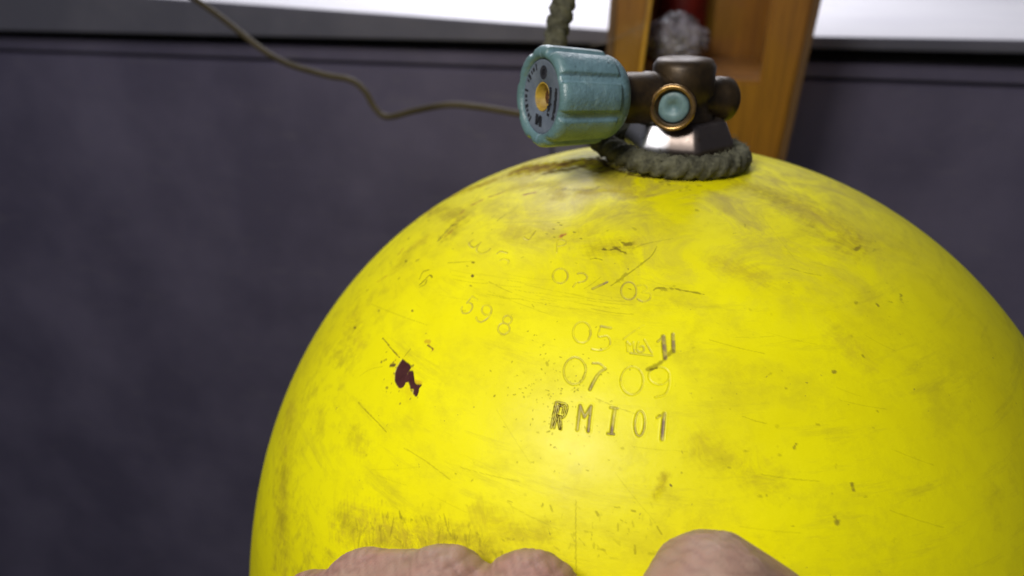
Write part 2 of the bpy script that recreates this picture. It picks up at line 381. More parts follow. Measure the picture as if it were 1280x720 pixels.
# row 5 9 8
c5 = lambda p: crop(565, 360, 10.29, p)
engrave(c5([(330,155),(262,105),(190,190)]), 1.9, tone=.55, sm=False); engrave(c5([(190,190),(240,195),(264,240),(230,305),(180,325),(135,315),(118,275),(130,245)]), 1.7, tone=.5, dark=.05)
engrave(ell(608.3,387.3,6,6.2), 1.6, tone=.45, dark=.1); engrave(c5([(510,285),(495,345),(440,405),(370,438),(325,415),(312,380)]), 1.8, tone=.6, dark=.1)
engrave(ell(634.3,399.8,5.6,5.2,-20), 1.6, tone=.45, dark=.12); engrave(ell(629.8,411,7.2,7,-10), 1.8, tone=.5, dark=.18)
# row 05 ... 1|
c6 = lambda p: crop(700, 395, 6.545, p)
engrave(ell(727.5,415.8,11.2,13.2), 1.6, tone=.4, dark=.12); engrave(c6([(245,120),(250,150),(235,190)]), 2.6, tone=.7, dark=.1)
engrave(c6([(415,100),(335,84)]), 3, tone=.8, sm=False); engrave(c6([(335,84),(315,168),(385,165),(412,210),(395,258),(330,282),(260,272)]), 1.5, tone=.4, patch=.7)
engrave(c6([(520,190),(600,130),(690,78)]), 1.2, tone=.3, patch=.8); engrave(c6([(690,195),(752,305)]), 1.3, tone=.45, sm=False); engrave(c6([(575,303),(755,326)]), 1.4, tone=.5, dark=.15, sm=False)
engrave(c6([(545,215),(555,290)]), 1.2, tone=.4, sm=False); engrave(c6([(550,212),(575,240),(600,215),(608,292)]), 1.3, tone=.5, sm=False); engrave(c6([(640,215),(628,270),(650,298),(685,285),(680,250),(655,252)]), 1.3, tone=.55, dark=.1)
engrave(c6([(800,210),(845,170)]), 2.6, tone=.8, sm=False); engrave(c6([(845,170),(862,345)]), 5, tone=1, dark=.1, sm=False, patch=.2); engrave(c6([(925,150),(930,290)]), 4.2, tone=.9, dark=.1, sm=False, patch=.3)
mark(grime, c6([(722,440),(770,415),(830,375),(870,335),(925,285)]), 5, .55); mark(grime, c6([(740,440),(790,425)]), 3, .8)
# row 07 09
engrave(ell(718.3,463.8,13.6,17,4), 1.5, tone=.4, dark=.25); engrave(c6([(205,400),(212,450),(190,510)]), 2.6, tone=.6, dark=.2)
engrave(c6([(268,388),(325,392),(370,432)]), 2.6, tone=.9, dark=.1); engrave(c6([(370,432),(320,470),(280,530),(245,600)]), 3.4, tone=1, dark=.3, patch=.25)
engrave(ell(790,476,14,17.5), 1.5, tone=.35, dark=.08); engrave(ell(824,470,13,11), 1.4, tone=.25, dark=.06); engrave(c6([(893,480),(895,560),(860,640),(780,665)]), 1.5, tone=.3, dark=.05)
# RMI01
c7 = lambda p: crop(680, 490, 6.545, p)
for a, w_ in (([(58,292),(98,82)],1.8),([(82,292),(128,100)],1.8),([(98,82),(150,88),(188,115),(178,175),(150,208),(108,190)],1.9),([(128,110),(160,125),(150,170)],1.4),([(112,195),(128,300)],1.8),([(138,200),(138,305)],1.5)):
    engrave(c7(a), w_, tone=.8, dark=.95, patch=.1, depth=.00022)
engrave(c7([(72,270),(112,110)]), 2.4, tone=.8, dark=.3, sm=False)
engrave(c7([(272,308),(296,112),(330,205),(385,118),(362,320)]), 3.6, tone=1, dark=.12, sm=False, patch=.1, depth=.00022)
for a, w_ in (([(545,128),(600,136)],3),([(580,135),(552,335)],4),([(522,340),(572,345)],2.8)): engrave(c7(a), w_, tone=1, dark=.12, sm=False, patch=.1, depth=.00022)
engrave(ell(799.8,529.5,6.2,15.5,3), 2.6, tone=.7, dark=.08, depth=.00022, patch=.2)
engrave(c7([(925,212),(988,172)]), 2.6, tone=.8, sm=False); engrave(c7([(984,178),(966,388)]), 4, tone=1, dark=.12, sm=False, patch=.15, depth=.00022)
# row 02/03
engrave(ell(700.4,344.7,9.4,9.2,-20), 1.6, tone=.5, dark=.15)
engrave([(722,342),(729,341.5),(734,346),(731,351),(723,353)], 1.6, tone=.5, dark=.2, patch=.3); engrave([(720,353.5),(716.5,358)], 1.6, tone=.5, dark=.1)
engrave([(741,361),(759,352.5)], 3, tone=1, sm=False, patch=.1)
engrave(ell(786,363.5,9.6,11), 2, tone=.6, patch=.3); engrave([(797,357),(805,356),(809,361),(803,365.5),(813,367),(812,374),(804,377),(797,374)], 1.8, tone=.5, patch=.4)
# faint upper rows
c2 = lambda p: crop(570, 250, 7.2, p)
engrave(c2([(150,362),(120,382),(128,412),(162,426),(198,400)]), 1.7, tone=.5, dark=.3); engrave(c2([(222,382),(190,430),(192,462),(232,480),(285,462),(308,440)]), 1.6, tone=.5, dark=.12)
engrave(c2([(368,482),(402,460),(462,476)]), 1.8, tone=.7, patch=.2); engrave(c2([(395,542),(430,528),(475,545),(465,578)]), 1.6, tone=.4, dark=.1)
mark(grime, c2([(320,162),(346,140)]), 1.3, .4); mark(grime, c2([(370,187),(446,130)]), 1.4, .55)
c3 = lambda p: crop(640, 260, 7.2, p)
engrave(c3([(105,262),(150,285),(182,250),(212,208)]), 1.5, tone=.5); engrave(c3([(405,395),(412,292),(480,292),(478,326),(412,342)]), 1.5, tone=.4)
c1 = lambda p: crop(500, 250, 6, p)
mark(grime, c1([(145,640),(185,600),(222,564),(242,582)]), 1.7, .85); mark(grime, c1([(148,590),(172,540),(222,522)]), 1.8, .6); mark(grime, c1([(150,652),(188,632),(200,600)]), 1.5, .65)
# paint chips, scratches and specks
c8 = lambda p: crop(470, 410, 8, p)
blot(chip, c8([(262,305),(305,340),(350,388),(315,450),(286,570),(240,600),(196,560),(184,470),(212,385),(238,345)]))
blot(chip, c8([(318,432),(368,430),(378,490),(398,560),(455,566),(430,610),(408,682),(368,662),(372,612),(338,605),(326,545),(284,540),(304,478)]))
mark(chip, c8([(65,100),(100,140),(160,215),(235,295)]), 1.3, .8, cut=.0001); mark(grime, c8([(280,290),(345,210)]), 1.6, .4); mark(chip, c8([(350,385),(370,375)]), 3.4, .6)
mark(chip, c8([(150,375),(185,375)]), 3.6, .9); mark(chip, c8([(100,315),(102,318)]), 2.4, .7); mark(chip, c8([(515,175),(545,190),(565,208)]), 2.2, .85); mark(rust, c8([(500,130),(535,140)]), 4, .45)
mark(chip, [(566,281),(558,289),(547,301.5)], 1.9, .8, cut=.0001); mark(grime, [(563,282),(572,280)], 2.5, .4)
for q, w_, k in (((590,344.5),3.6,.9),((588,356.5),2.2,.5),((591,327.5),4,.7),((507,326),4,.75),((510,298),3.2,.6),((510,314),3,.4),((443,409),3,.8),((515,388),3.2,.75),((473,388),3,.5),((838,606),3,.9),((695,560),1,.3),((535,275),3,.5),((537,266),4,.5),((521,276),5,.35)):
    mark(chip if w_ < 4 else grime, [q, (q[0]+1.2, q[1]+1)], w_*.8, k)
mark(grime, [(560,328.5),(590,326.5)], 1.2, .45); mark(rust, [(701,295),(706,293)], 5, .8); mark(chip, [(702,295),(704,294.5)], 2, .5)
for q in ((697,278),(700,281),(717,290),(725,298),(691,286),(692,296),(682,292)): mark(grime, [q, (q[0]+2, q[1]+.6)], 1.8, .6)
mark(grime, [(754,312),(762,313),(770,311),(781,316)], 3.6, .75, rag=1.); mark(grime, [(775,302),(784,305),(790,304)], 5, .65, rag=1.); mark(grime, [(766,309),(775,309)], 2, .6)
mark(grime, [(738,324),(745,323),(753,325)], 1.6, .5); mark(grime, [(792,285),(795,287)], 3, .3)
mark(grime, [(764,357),(783,344),(803,329),(815,319),(821,308)], 1.5, .5); mark(grime, [(772,351),(783,343)], 4, .4, rag=1.2); mark(grime, [(797,334),(803,329)], 3, .35)
mark(grime, [(790,311),(810,304),(842,298)], 1.1, .3); mark(grime, [(817,363),(822,360),(834,361),(843,361),(880,368)], 2, .6, rag=1.); mark(grime, [(828,362),(842,361)], 4.5, .4, rag=1.2)
mark(grime, [(448,503),(458,514),(470,526),(483,540)], 1.2, .5); mark(grime, [(505,560),(530,575),(562,599)], 1.3, .28); mark(grime, [(720,625),(720.5,718)], 1.2, .35)
mark(grime, [(450,470),(462,462),(478,458)], 1.2, .25); mark(grime, [(611,352),(640,366)], 1., .3)
for i in range(26):
    x = 560+RNG.random()*180; y = 330+(x-560)*.16+RNG.random()*34; L = 15+RNG.random()*60; mark(grime, [(x,y),(x+L/2,y+L*.10),(x+L,y+L*.14)], .9, .10+.16*RNG.random())
for i in range(90):
    x = 450+RNG.random()*390; y = 625+RNG.random()*75; L = 2+RNG.random()*9; a = RNG.random()*2
    mark(grime, [(x,y),(x+L*math.cos(a),y+L*math.sin(a))], .8+RNG.random()*1.8, .12+.38*RNG.random()**2, rag=1.)
for i in range(130):
    x = 690+RNG.normal()*38; y = 500+RNG.normal()*38; mark(grime, [(x,y),(x+RNG.normal()*1.2,y+RNG.random()*1.2)], .8+RNG.random()*.8, .25+.35*RNG.random())
for i in range(150):
    x = 450+RNG.random()*700; y = 240+RNG.random()*460; L = RNG.random()*4; a = RNG.random()*3
    mark(grime, [(x,y),(x+L*math.cos(a),y+L*math.sin(a))], .8+RNG.random()*2, .1+.4*RNG.random()**2, rag=1.)
for i in range(34):
    x = 450+RNG.random()*720; y = 250+RNG.random()*440; L = 14+RNG.random()*70; a = .3+RNG.normal()*.25
    mark(grime, [(x,y),(x+L*.5*math.cos(a),y+L*.5*math.sin(a)+1),(x+L*math.cos(a),y+L*math.sin(a))], .8, .08+.22*RNG.random())
for i in range(9):
    x = 880+RNG.random()*260; y = 300+RNG.random()*380; mark(chip, [(x,y),(x+RNG.normal()*4,y+RNG.random()*7)], 1.5+RNG.random()*2.5, .6, rag=1.)
for pts, w_, k in (([(452,335),(485,300),(520,272),(560,247),(610,228)],30,.8),([(540,262),(575,272),(565,290)],26,.5),([(500,330),(515,310),(530,300)],20,.4),
                  ([(440,400),(452,430)],22,.35),([(440,540),(452,560)],20,.3),([(430,655),(490,668),(560,684),(600,692)],42,.50),([(600,640),(640,665),(680,670)],26,.35),
                  ([(650,212),(690,208),(730,202),(760,212)],34,1.),([(730,240),(770,238),(800,245)],22,.45),([(640,235),(690,230),(700,245)],20,.4),([(745,310),(790,305)],24,.4),
                  ([(640,290),(700,296),(730,290)],26,.3),([(930,230),(1000,260),(1060,300)],40,.5),([(1050,420),(1080,450)],30,.25),([(880,560),(960,600)],36,.3),([(820,620),(832,596)],10,.5),([(900,330),(960,350)],24,.35),([(360,520),(352,620),(350,700)],40,.4)):
    mark(film, pts, w_, k*1.25, soft=.95, rag=.45)
for i in range(40):
    x = 442+RNG.random()*160; y = 640+RNG.random()*40; mark(grime, [(x,y),(x+RNG.normal()*2,y+6+RNG.random()*22)], .9+RNG.random()*1.5, .12+.25*RNG.random(), rag=1.)
mark(rust, [(497,452),(503,470),(512,488)], 17, .12, soft=.9, rag=1.); mark(rust, [(518,477),(526,480)], 5, .45, soft=.8)
for i in range(22):
    x = 500+RNG.normal()*16; y = 470+RNG.normal()*18; mark(chip, [(x,y),(x+RNG.normal(),y+1)], 1+RNG.random()*1.6, .6, rag=1.)
for i in range(50):
    t = RNG.random(); x = 450+t*160; y = 350-t*120+RNG.normal()*16+14; mark(chip if RNG.random() < .5 else grime, [(x,y),(x+2*RNG.random(),y-2*RNG.random())], 1+RNG.random()*2.4, .35*RNG.random()+.15, rag=1.)
for a_, b_, w_, k in (((520,276),(506,282),2.2,.6),((540,262),(528,268),2.4,.5),((575,268),(580,262),2,.5),((556,296),(566,287),1.6,.5),((655,243),(668,241),2.2,.7),((498,318),(503,311),2,.5),((612,246),(630,240),2.5,.5),((590,256),(602,250),3,.5),((536,432),(541,437),2,.6),((472,352),(484,344),1.8,.5)):
    mark(rust, [a_, ((a_[0]+b_[0])/2+1, (a_[1]+b_[1])/2), b_], w_*1.5, k*.8, rag=1.); mark(chip, [a_, b_], w_*.7, k, rag=1.)
# greasy dirt and painted contact shadow round the neck
mark(grime, [(684,216),(700,213),(716,211),(732,206)], 9, .85, soft=.9, rag=.8); mark(grime, [(735,200),(748,199),(756,203)], 8, .9, soft=.8, rag=.7); mark(grime, [(705,236),(730,238),(748,234)], 5, .4, soft=.9, rag=1.)
mark(grime, [(690,214),(705,213),(722,209),(738,202)], 15, .55, soft=.9, rag=.9); mark(grime, [(700,207),(730,199),(748,196)], 7, .6, soft=.8, rag=1)
mark(grime, [(748,197),(756,205),(768,212),(790,218),(815,222),(850,223),(900,216)], 5, .95, soft=.7, rag=1.)  # dirt ring under the rope, its contact shadow painted in too
mark(grime, [(640,222),(660,214),(690,206)], 9, .25, soft=.9, rag=1)
for i in range(60):
    a = RNG.normal()*1.0-.2; rr = .022+abs(RNG.normal())*.006; P_ = (math.sin(a)*rr, -math.cos(a)*rr, .1835)
    v_ = np.array(P_)-CAM; q = (640+FPX*v_@rt/(v_@fw), 360-FPX*v_@upv/(v_@fw)); mark(grime, [q, (q[0]+3*RNG.normal(), q[1]+RNG.normal())], 2+3*RNG.random(), .5*RNG.random(), rag=1)

P = surf(AZg, Sg); rr_ = np.maximum(np.hypot(P[...,0], P[...,1]), 1e-6)
nrho = np.where(Sg <= SMAX, (rr_/RT)**(NE-1)/RT, 1.); nz = np.where(Sg <= SMAX, (np.maximum(P[...,2],0)/HT)**(NE-1)/HT, 0.)
ln = np.hypot(nrho, nz); nrho /= ln; nz /= ln
Nn = np.stack([nrho*np.sin(AZg), -nrho*np.cos(AZg), nz], -1)
P = P+Nn*disp[..., None]
def fastgrid(name, P):
    nv, nu = P.shape[:2]; V = np.concatenate([P.reshape(-1, 3), [[0, 0, HT]], [[0, 0, FLOOR+.001]]])
    i = np.arange(nv-1)[:, None]*nu; j = np.arange(nu)[None]; j2 = (j+1) % nu
    Fq = np.stack([i+j, i+nu+j, i+nu+j2, i+j2], -1).reshape(-1, 4)
    jj = np.arange(nu); a = nv*nu; Ft = np.stack([np.full(nu, a), jj, (jj+1) % nu], -1)
    b = (nv-1)*nu; Fb = np.stack([b+(jj+1) % nu, b+jj, np.full(nu, a+1)], -1)
    me = bpy.data.meshes.new(name); nq, nt_ = len(Fq), 2*nu
    me.vertices.add(len(V)); me.vertices.foreach_set('co', V.astype('f4').ravel())
    me.loops.add(nq*4+nt_*3); me.loops.foreach_set('vertex_index', np.concatenate([Fq.ravel(), Ft.ravel(), Fb.ravel()]).astype('i4'))
    me.polygons.add(nq+nt_); me.polygons.foreach_set('loop_start', np.concatenate([np.arange(nq)*4, nq*4+np.arange(nt_)*3]).astype('i4'))
    me.update(calc_edges=True); me.validate(); return me
me = fastgrid('shell', P)
for nm, arr in (('film', film), ('stamp', stamp), ('grime', grime), ('chip', chip), ('rust', rust)):
    at_ = me.attributes.new(nm, 'FLOAT', 'POINT'); at_.data.foreach_set('value', np.concatenate([arr.ravel(), [0, 0]]).astype('f4'))

m_y, nt, p = mat('yellow_enamel', (.8,.7,.005), .34, 0, .10)
p.inputs['Coat Roughness'].default_value = .30; p.inputs['Specular IOR Level'].default_value = .26
def attr(n): a = N(nt, 'ShaderNodeAttribute', attribute_name=n); return a.outputs['Fac']
big = noise(nt, 14, 5, .6, dist=.6); mid = noise(nt, 55, 7, .65, stretch=((1,1,2.2),(.2,.3,.5))); fine = noise(nt, 420, 4, .6)
streak = noise(nt, 60, 6, .7, stretch=((.5,.5,5),(.12,.25,0)))
specks = noise(nt, 700, 3, .5); mott = noise(nt, 150, 6, .7)
c = mix(nt, ramp(nt, big, [(.35, 0.), (.7, 1.)]), (.87,.805,.001), (.73,.65,.002))
c = mix(nt, mul(nt, ramp(nt, mid, [(.52, 0.), (.74, 1.)]), .36), c, (.42,.35,.012))
zone = ramp(nt, noise(nt, 9, 3, .5, dist=.4), [(.46, .25), (.62, 1.)])
c = mix(nt, mul(nt, mul(nt, ramp(nt, mott, [(.50, 0.), (.68, 1.)]), .55), zone), c, (.36,.29,.015))
fl_ = mul(nt, attr('film'), ramp(nt, noise(nt, 120, 8, .75, dist=.8), [(.36, 0.), (.56, 1.)]))
c = mix(nt, mul(nt, fl_, .85), c, mix(nt, ramp(nt, mid, [(.4, 0.), (.6, 1.)]), (.30,.17,.035), (.15,.085,.02)))
c = mix(nt, mul(nt, ramp(nt, streak, [(.55, 0.), (.70, 1.)]), .28), c, (.36,.29,.02))
c = mix(nt, mul(nt, mul(nt, ramp(nt, specks, [(.70, 0.), (.76, 1.)]), ramp(nt, mid, [(.48, 0.), (.6, 1.)])), .6), c, (.16,.11,.03))
# greasy film towards the neck (wear by height on the shoulder)
tc = N(nt, 'ShaderNodeTexCoord'); sx = N(nt, 'ShaderNodeSeparateXYZ'); nt.links.new(tc.outputs['Object'], sx.inputs[0])
mr = N(nt, 'ShaderNodeMapRange'); mr.inputs[1].default_value = -FLOOR+.160; mr.inputs[2].default_value = -FLOOR+.184
nt.links.new(sx.outputs[2], mr.inputs[0])
c = mix(nt, mul(nt, mul(nt, mr.outputs[0], ramp(nt, noise(nt, 45, 7, .7, dist=1), [(.42, 0.), (.62, 1.)])), .75), c, (.33,.24,.07))
c = mix(nt, attr('stamp'), c, (.24,.165,.095))
c = mix(nt, attr('grime'), c, (.075,.045,.012))
c = mix(nt, attr('rust'), c, (.42,.12,.02))
c = mix(nt, attr('chip'), c, mix(nt, ramp(nt, mott, [(.3, 0.), (.7, 1.)]), (.040,.010,.010), (.085,.026,.026)))
nt.links.new(c, p.inputs['Base Color'])
rg_ = N(nt, 'ShaderNodeMath', operation='MAXIMUM'); nt.links.new(ramp(nt, mid, [(.3, .36), (.7, .58)]), rg_.inputs[0])
rg2 = N(nt, 'ShaderNodeMath', operation='MAXIMUM'); nt.links.new(attr('film'), rg2.inputs[0]); nt.links.new(attr('grime'), rg2.inputs[1])
nt.links.new(rg2.outputs[0], rg_.inputs[1]); nt.links.new(rg_.outputs[0], p.inputs['Roughness'])
sp_ = N(nt, 'ShaderNodeMapRange'); sp_.inputs[3].default_value = .20; sp_.inputs[4].default_value = .05; nt.links.new(rg2.outputs[0], sp_.inputs[0]); nt.links.new(sp_.outputs[0], p.inputs['Specular IOR Level'])
cw_ = N(nt, 'ShaderNodeMapRange'); cw_.inputs[3].default_value = .10; cw_.inputs[4].default_value = .0; cw_.inputs[2].default_value = .5; nt.links.new(rg2.outputs[0], cw_.inputs[0]); nt.links.new(cw_.outputs[0], p.inputs['Coat Weight'])
ad = N(nt, 'ShaderNodeMath', operation='ADD'); nt.links.new(mul(nt, fine, .25), ad.inputs[0]); nt.links.new(mul(nt, mott, 1.), ad.inputs[1])
bump(nt, p, ad.outputs[0], .35, .00035)
sh = part('shell', me, m_y, tank)
m_neck = worn('neck_steel', (.10,.08,.04), (.22,.19,.06), 200, .6, .4, bs=.5)
part('neck_boss', lathe('neck_boss', [(.0165,-.004),(.0165,.0035),(.0155,.0045),(0,.0045)], (0,0,HT), (0,0,1)), m_neck, tank)

# ------------------------------------------------------------------ valve
ZV = .2040; WAX = np.array([-.762, -.640, .098]); VO = (0, 0, HT+.0045)
valve = empty('cylinder_valve', VO, 'brown brass tank valve with a ribbed teal handwheel on the yellow cylinder', 'valve')
m_brass = worn('tarnished_brass', (.055,.034,.014), (.022,.014,.008), 160, .42, .5, bs=.4, bscale=500, bd=.0002)
m_bronze = worn('bronze_rim', (.42,.26,.10), (.20,.12,.05), 260, .3, .9, bs=.2)
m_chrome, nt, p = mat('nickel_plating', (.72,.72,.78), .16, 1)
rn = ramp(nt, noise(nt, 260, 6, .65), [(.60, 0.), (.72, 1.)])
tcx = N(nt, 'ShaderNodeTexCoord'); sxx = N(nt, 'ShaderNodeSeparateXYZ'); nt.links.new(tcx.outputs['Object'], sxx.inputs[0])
mrx = N(nt, 'ShaderNodeMapRange'); mrx.inputs[1].default_value = -.006; mrx.inputs[2].default_value = -.002; nt.links.new(sxx.outputs[0], mrx.inputs[0])  # brown reflection painted into the colour of the collar's right half
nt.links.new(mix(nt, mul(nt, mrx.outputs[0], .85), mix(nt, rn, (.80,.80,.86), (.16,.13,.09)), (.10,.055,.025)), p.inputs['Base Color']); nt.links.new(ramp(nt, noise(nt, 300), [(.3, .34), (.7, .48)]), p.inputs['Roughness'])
ax0 = np.array([0, 0, ZV])
flat_off = D_(9)
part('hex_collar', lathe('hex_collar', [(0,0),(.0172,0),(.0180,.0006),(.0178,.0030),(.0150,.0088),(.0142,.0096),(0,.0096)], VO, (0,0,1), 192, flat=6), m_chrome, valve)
b0 = HT+.0045+.0096
part('valve_body', lathe('valve_body', [(.0105,0),(.0105,.0015),(.0090,.0025),(.0086,.006),(.0100,.008),(.0100,.0165),(.0088,.0185),(.004,.0192),(0,.0193)], (0,0,b0), (0,0,1), 72), m_brass, valve)
part('bonnet', lathe('bonnet', [(.0080,.004),(.0080,.012),(.0083,.0125),(.0083,.0150),(.0079,.0155),(.0079,.021),(.0076,.0235),(.0066,.029),(0,.029)], ax0, WAX, 64), m_brass, valve)
OAX = (-.14, -.99, .05)
outlet = part('outlet', lathe('outlet', [(.0060,0),(.0060,.0168),(.0058,.0172),(.0052,.0174),(.0050,.0166),(.0050,.008),(0,.008)], ax0+np.array([0,0,-.0005]), OAX, 64), m_brass, valve)
part('outlet_rim', lathe('outlet_rim', [(.0061,.0160),(.0070,.0164),(.0071,.0182),(.0065,.0189),(.0057,.0185),(.0054,.0170)], ax0+np.array([0,0,-.0005]), OAX, 64), m_bronze, outlet)
m_plug = worn('grey_teal_plastic', (.13,.22,.23), (.09,.15,.16), 300, .45, bs=.3)
part('outlet_plug', lathe('outlet_plug', [(.0049,.0082),(.0049,.0162),(.0043,.0168),(.0018,.0168),(.0012,.0158),(0,.0158)], ax0+np.array([0,0,-.0005]), OAX, 48), m_plug, outlet)
part('blank_plug', lathe('blank_plug', [(.0068,.004),(.0068,.013),(.0074,.0135),(.0074,.0185),(.0066,.0195),(0,.0195)], ax0, -WAX, 6*8), m_brass, valve)
# handwheel
F0, L0, LEN = ax0+WAX*.0538, .0520, .0268
m_teal, nt, p = mat('teal_rubber', (.09,.22,.25), .36)
p.inputs['Specular IOR Level'].default_value = .55
t1 = noise(nt, 130, 6, .65); t2 = noise(nt, 500, 4, .6)
c = mix(nt, ramp(nt, t1, [(.38, 0.), (.66, 1.)]), (.145,.245,.285), (.095,.170,.200))
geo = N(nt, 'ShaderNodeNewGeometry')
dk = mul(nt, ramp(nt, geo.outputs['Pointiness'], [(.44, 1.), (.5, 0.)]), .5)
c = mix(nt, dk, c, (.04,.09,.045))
c = mix(nt, mul(nt, ramp(nt, t2, [(.66, 0.), (.72, 1.)]), .5), c, (.03,.05,.05))
c = mix(nt, mul(nt, ramp(nt, noise(nt, 90, 7, .7, dist=1), [(.60, 0.), (.70, 1.)]), .35), c, (.30,.42,.44))
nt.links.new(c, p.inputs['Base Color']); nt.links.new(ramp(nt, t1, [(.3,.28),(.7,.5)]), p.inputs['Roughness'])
wr_ = mul(nt, ramp(nt, geo.outputs['Pointiness'], [(.52, 0.), (.60, 1.)]), ramp(nt, noise(nt, 300, 5, .7), [(.4, 0.), (.6, 1.)]))
c2_ = mix(nt, mul(nt, wr_, .7), c, (.38,.47,.50)); nt.links.new(c2_, p.inputs['Base Color'])
ad = N(nt, 'ShaderNodeMath', operation='ADD'); nt.links.new(t2, ad.inputs[0]); nt.links.new(mul(nt, t1, 3.), ad.inputs[1]); bump(nt, p, ad.outputs[0], .5, .0005)
EX = np.array([.643, -.766, 0.]); EZ = np.cross(EX, -WAX); EZ /= np.linalg.norm(EZ); EZ *= np.sign(EZ[2])
nth = 320; th = np.linspace(0, 2*PI, nth, endpoint=False)
def pad(t):
    q = ((t+D_(12))/(2*PI)*8) % 1.0
    return sst(q, .04, .13)*(1-sst(q, .80, .90))*(.72+.28*np.sin(np.clip((q-.08)/.8, 0, 1)*PI))
prof = []   # a = distance back from the face plane; base radius; pad gain
for a, r, g in [(.0012,.0108,0),(.0002,.0111,.0),(-.0003,.0118,.25),(-.0002,.0124,.6),(.0004,.0129,.85),(.0012,.0132,1),(.0022,.0133,1.)]: prof.append((a, r, g))
for a in np.linspace(.003, .0195, 12): prof.append((a, .0133-.0006*(a-.003)/.0165, 1-.12*(a-.003)/.0165))
prof += [(.0200,.0127,.80),(.0204,.0127,.35),(.0208,.0127,.03),(.0215,.0127,0),(.0225,.0126,0),(.0238,.0121,0),(.0250,.0112,0),(.0260,.0098,0),(.0266,.0080,0),(.0268,.0066,0)]
rings = []
for a, r, g in prof:
    rr = r+.0014*g*pad(th)
    rings.append(F0-WAX*a+np.outer(rr*np.cos(th), EX)+np.outer(rr*np.sin(th), EZ))
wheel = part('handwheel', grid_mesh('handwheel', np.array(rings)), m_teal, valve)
def disc(name, r0, r1, a0, a1, m, par, n=72, pr=None):
    pr = pr or [(r0, a0), (r1, a1)]
    R_ = [F0-WAX*a+np.outer(r*np.cos(tt), EX)+np.outer(r*np.sin(tt), EZ) for r, a in pr for tt in [np.linspace(0, 2*PI, n, endpoint=False)]]
    return part(name, grid_mesh(name, np.array(R_)), m, par)
m_lab = worn('faded_grey_label', (.095,.115,.15), (.14,.165,.20), 260, .4, lo=.35, hi=.7, bs=.15)
disc('label_disc', 0,0,0,0, m_lab, wheel, pr=[(.0109,.0012),(.0104,.0008),(.0100,.0009),(.0046,.0009),(.0042,.0013)])
m_yel = worn('yellow_insert', (.42,.28,.03), (.24,.15,.03), 300, .5, bs=.3)
disc('hub_sleeve', 0,0,0,0, m_yel, wheel, pr=[(.0042,.0012),(.0040,.0010),(.0037,.0014),(.0034,.0060),(.0028,.0062)])
m_scr = worn('rusty_screw', (.14,.055,.02), (.05,.02,.01), 500, .6, .5, bs=.6)
disc('screw', 0,0,0,0, m_scr, wheel, pr=[(.0030,.0061),(.0029,.0042),(.0024,.0036),(.0010,.0036),(.0006,.0044),(.00005,.0044)], n=24)
# printed marks on the face: thin dark strokes lying on the label
m_ink = worn('black_print', (.012,.013,.018), (.03,.03,.035), 300, .5)
bm = bmesh.new()
def ink(pts, wd, a=.00078):
    pts = [np.array(q)*.001 for q in pts]; up = []; dn = []
    for i, q in enumerate(pts):
        d = pts[min(i+1, len(pts)-1)]-pts[max(i-1, 0)]; d = d/np.linalg.norm(d); nn = np.array([-d[1], d[0]])*wd*.00105
        for s_, L_ in ((1, up), (-1, dn)):
            z_ = q+nn*s_; L_.append(bm.verts.new(F0-WAX*a+EX*z_[0]+EZ*z_[1]))
    for i in range(len(pts)-1): bm.faces.new((up[i], dn[i], dn[i+1], up[i+1]))
arc = lambda cx, cy, r, a0, a1, n=18: [(cx+r*math.cos(D_(t)), cy+r*math.sin(D_(t))) for t in np.linspace(a0, a1, n)]
ink(arc(-.1, 7.0, 1.15, 0, 360), .8); ink(arc(-.1, 7.0, .35, 0, 360), .6); ink([(-.9,6.3),(.8,7.9)], .35)
ink([(-1.4,-5.2),(-1.3,-8.4)], .8); ink([(-1.2,-8.2),(.5,-5.6),(.9,-5.8)], .45); ink([(.7,-5.6),(.9,-8.6)], .8); ink([(-1.9,-7),(-1.4,-7.4)], .4)
for k in range(13):
    a = 118+k*9.5
    if k in (5,): continue
    ink(arc(0, 0, 9.1, a, a+4+2.2*(k % 2), 4), .55 if k % 3 else .95); 
    if k % 2: ink([(9.4*math.cos(D_(a+2)), 9.4*math.sin(D_(a+2))), (8.7*math.cos(D_(a+3)), 8.7*math.sin(D_(a+3)))], .35)
for cx_, y0, y1, st in ((5.0, -3.6, 3.2, .78), (8.1, -5.0, 3.4, .82)):
    y = y1; k = 0
    while y > y0:
        x_ = cx_-.06*y*y*.35
        ink([(x_-.55, y), (x_+.55, y+.1*((k*7) % 3-1))], .34)
        if (k*5) % 3: ink([(x_-.5, y), (x_-.4, y-st*.8)], .26)
        if (k*3) % 4: ink([(x_+.5, y), (x_+.4, y-st*.8)], .26)
        y -= st; k += 1
ink([(3.8,-2.4),(6.2,-1.0)], .28); ink([(4.1,-4.2),(5.4,-4.4)], .4)
part('printed_marks', bm, m_ink, wheel, False)
# moulded seams and nicks on the wheel

# ------------------------------------------------------------------ rope
m_rope = worn('dirty_rope', (.125,.120,.075), (.040,.038,.022), 260, .95, bs=1., bscale=900, bd=.0006)
rope = empty('rope', (0, 0, HT), 'frayed grey green rope looped round the tank neck and rising behind the handwheel', 'rope')
loop = []
for t in np.linspace(0, 2*PI, 14, endpoint=False):
    lf = max(0, -math.sin(t))**2
    loop.append(((.0205+.0055*lf)*math.sin(t), -.0200*math.cos(t), HT+.0022+.0045*lf+.0005*math.sin(t*2+1)))
part('loop', tube('loop', loop, .0029, 16, True, 14, .04, (.42, 1500)), m_rope, rope)
def rp(x, y, Y): return tuple(at(x, y, Y))
fall = [(-.0175, .006, HT+.006), (-.024, .016, HT+.013)]+[rp(693, 110, .035), rp(691, 75, .045), rp(696, 40, .05), rp(703, 8, .052), rp(709, -40, .055), rp(714, -110, .06), rp(716, -210, .06)]
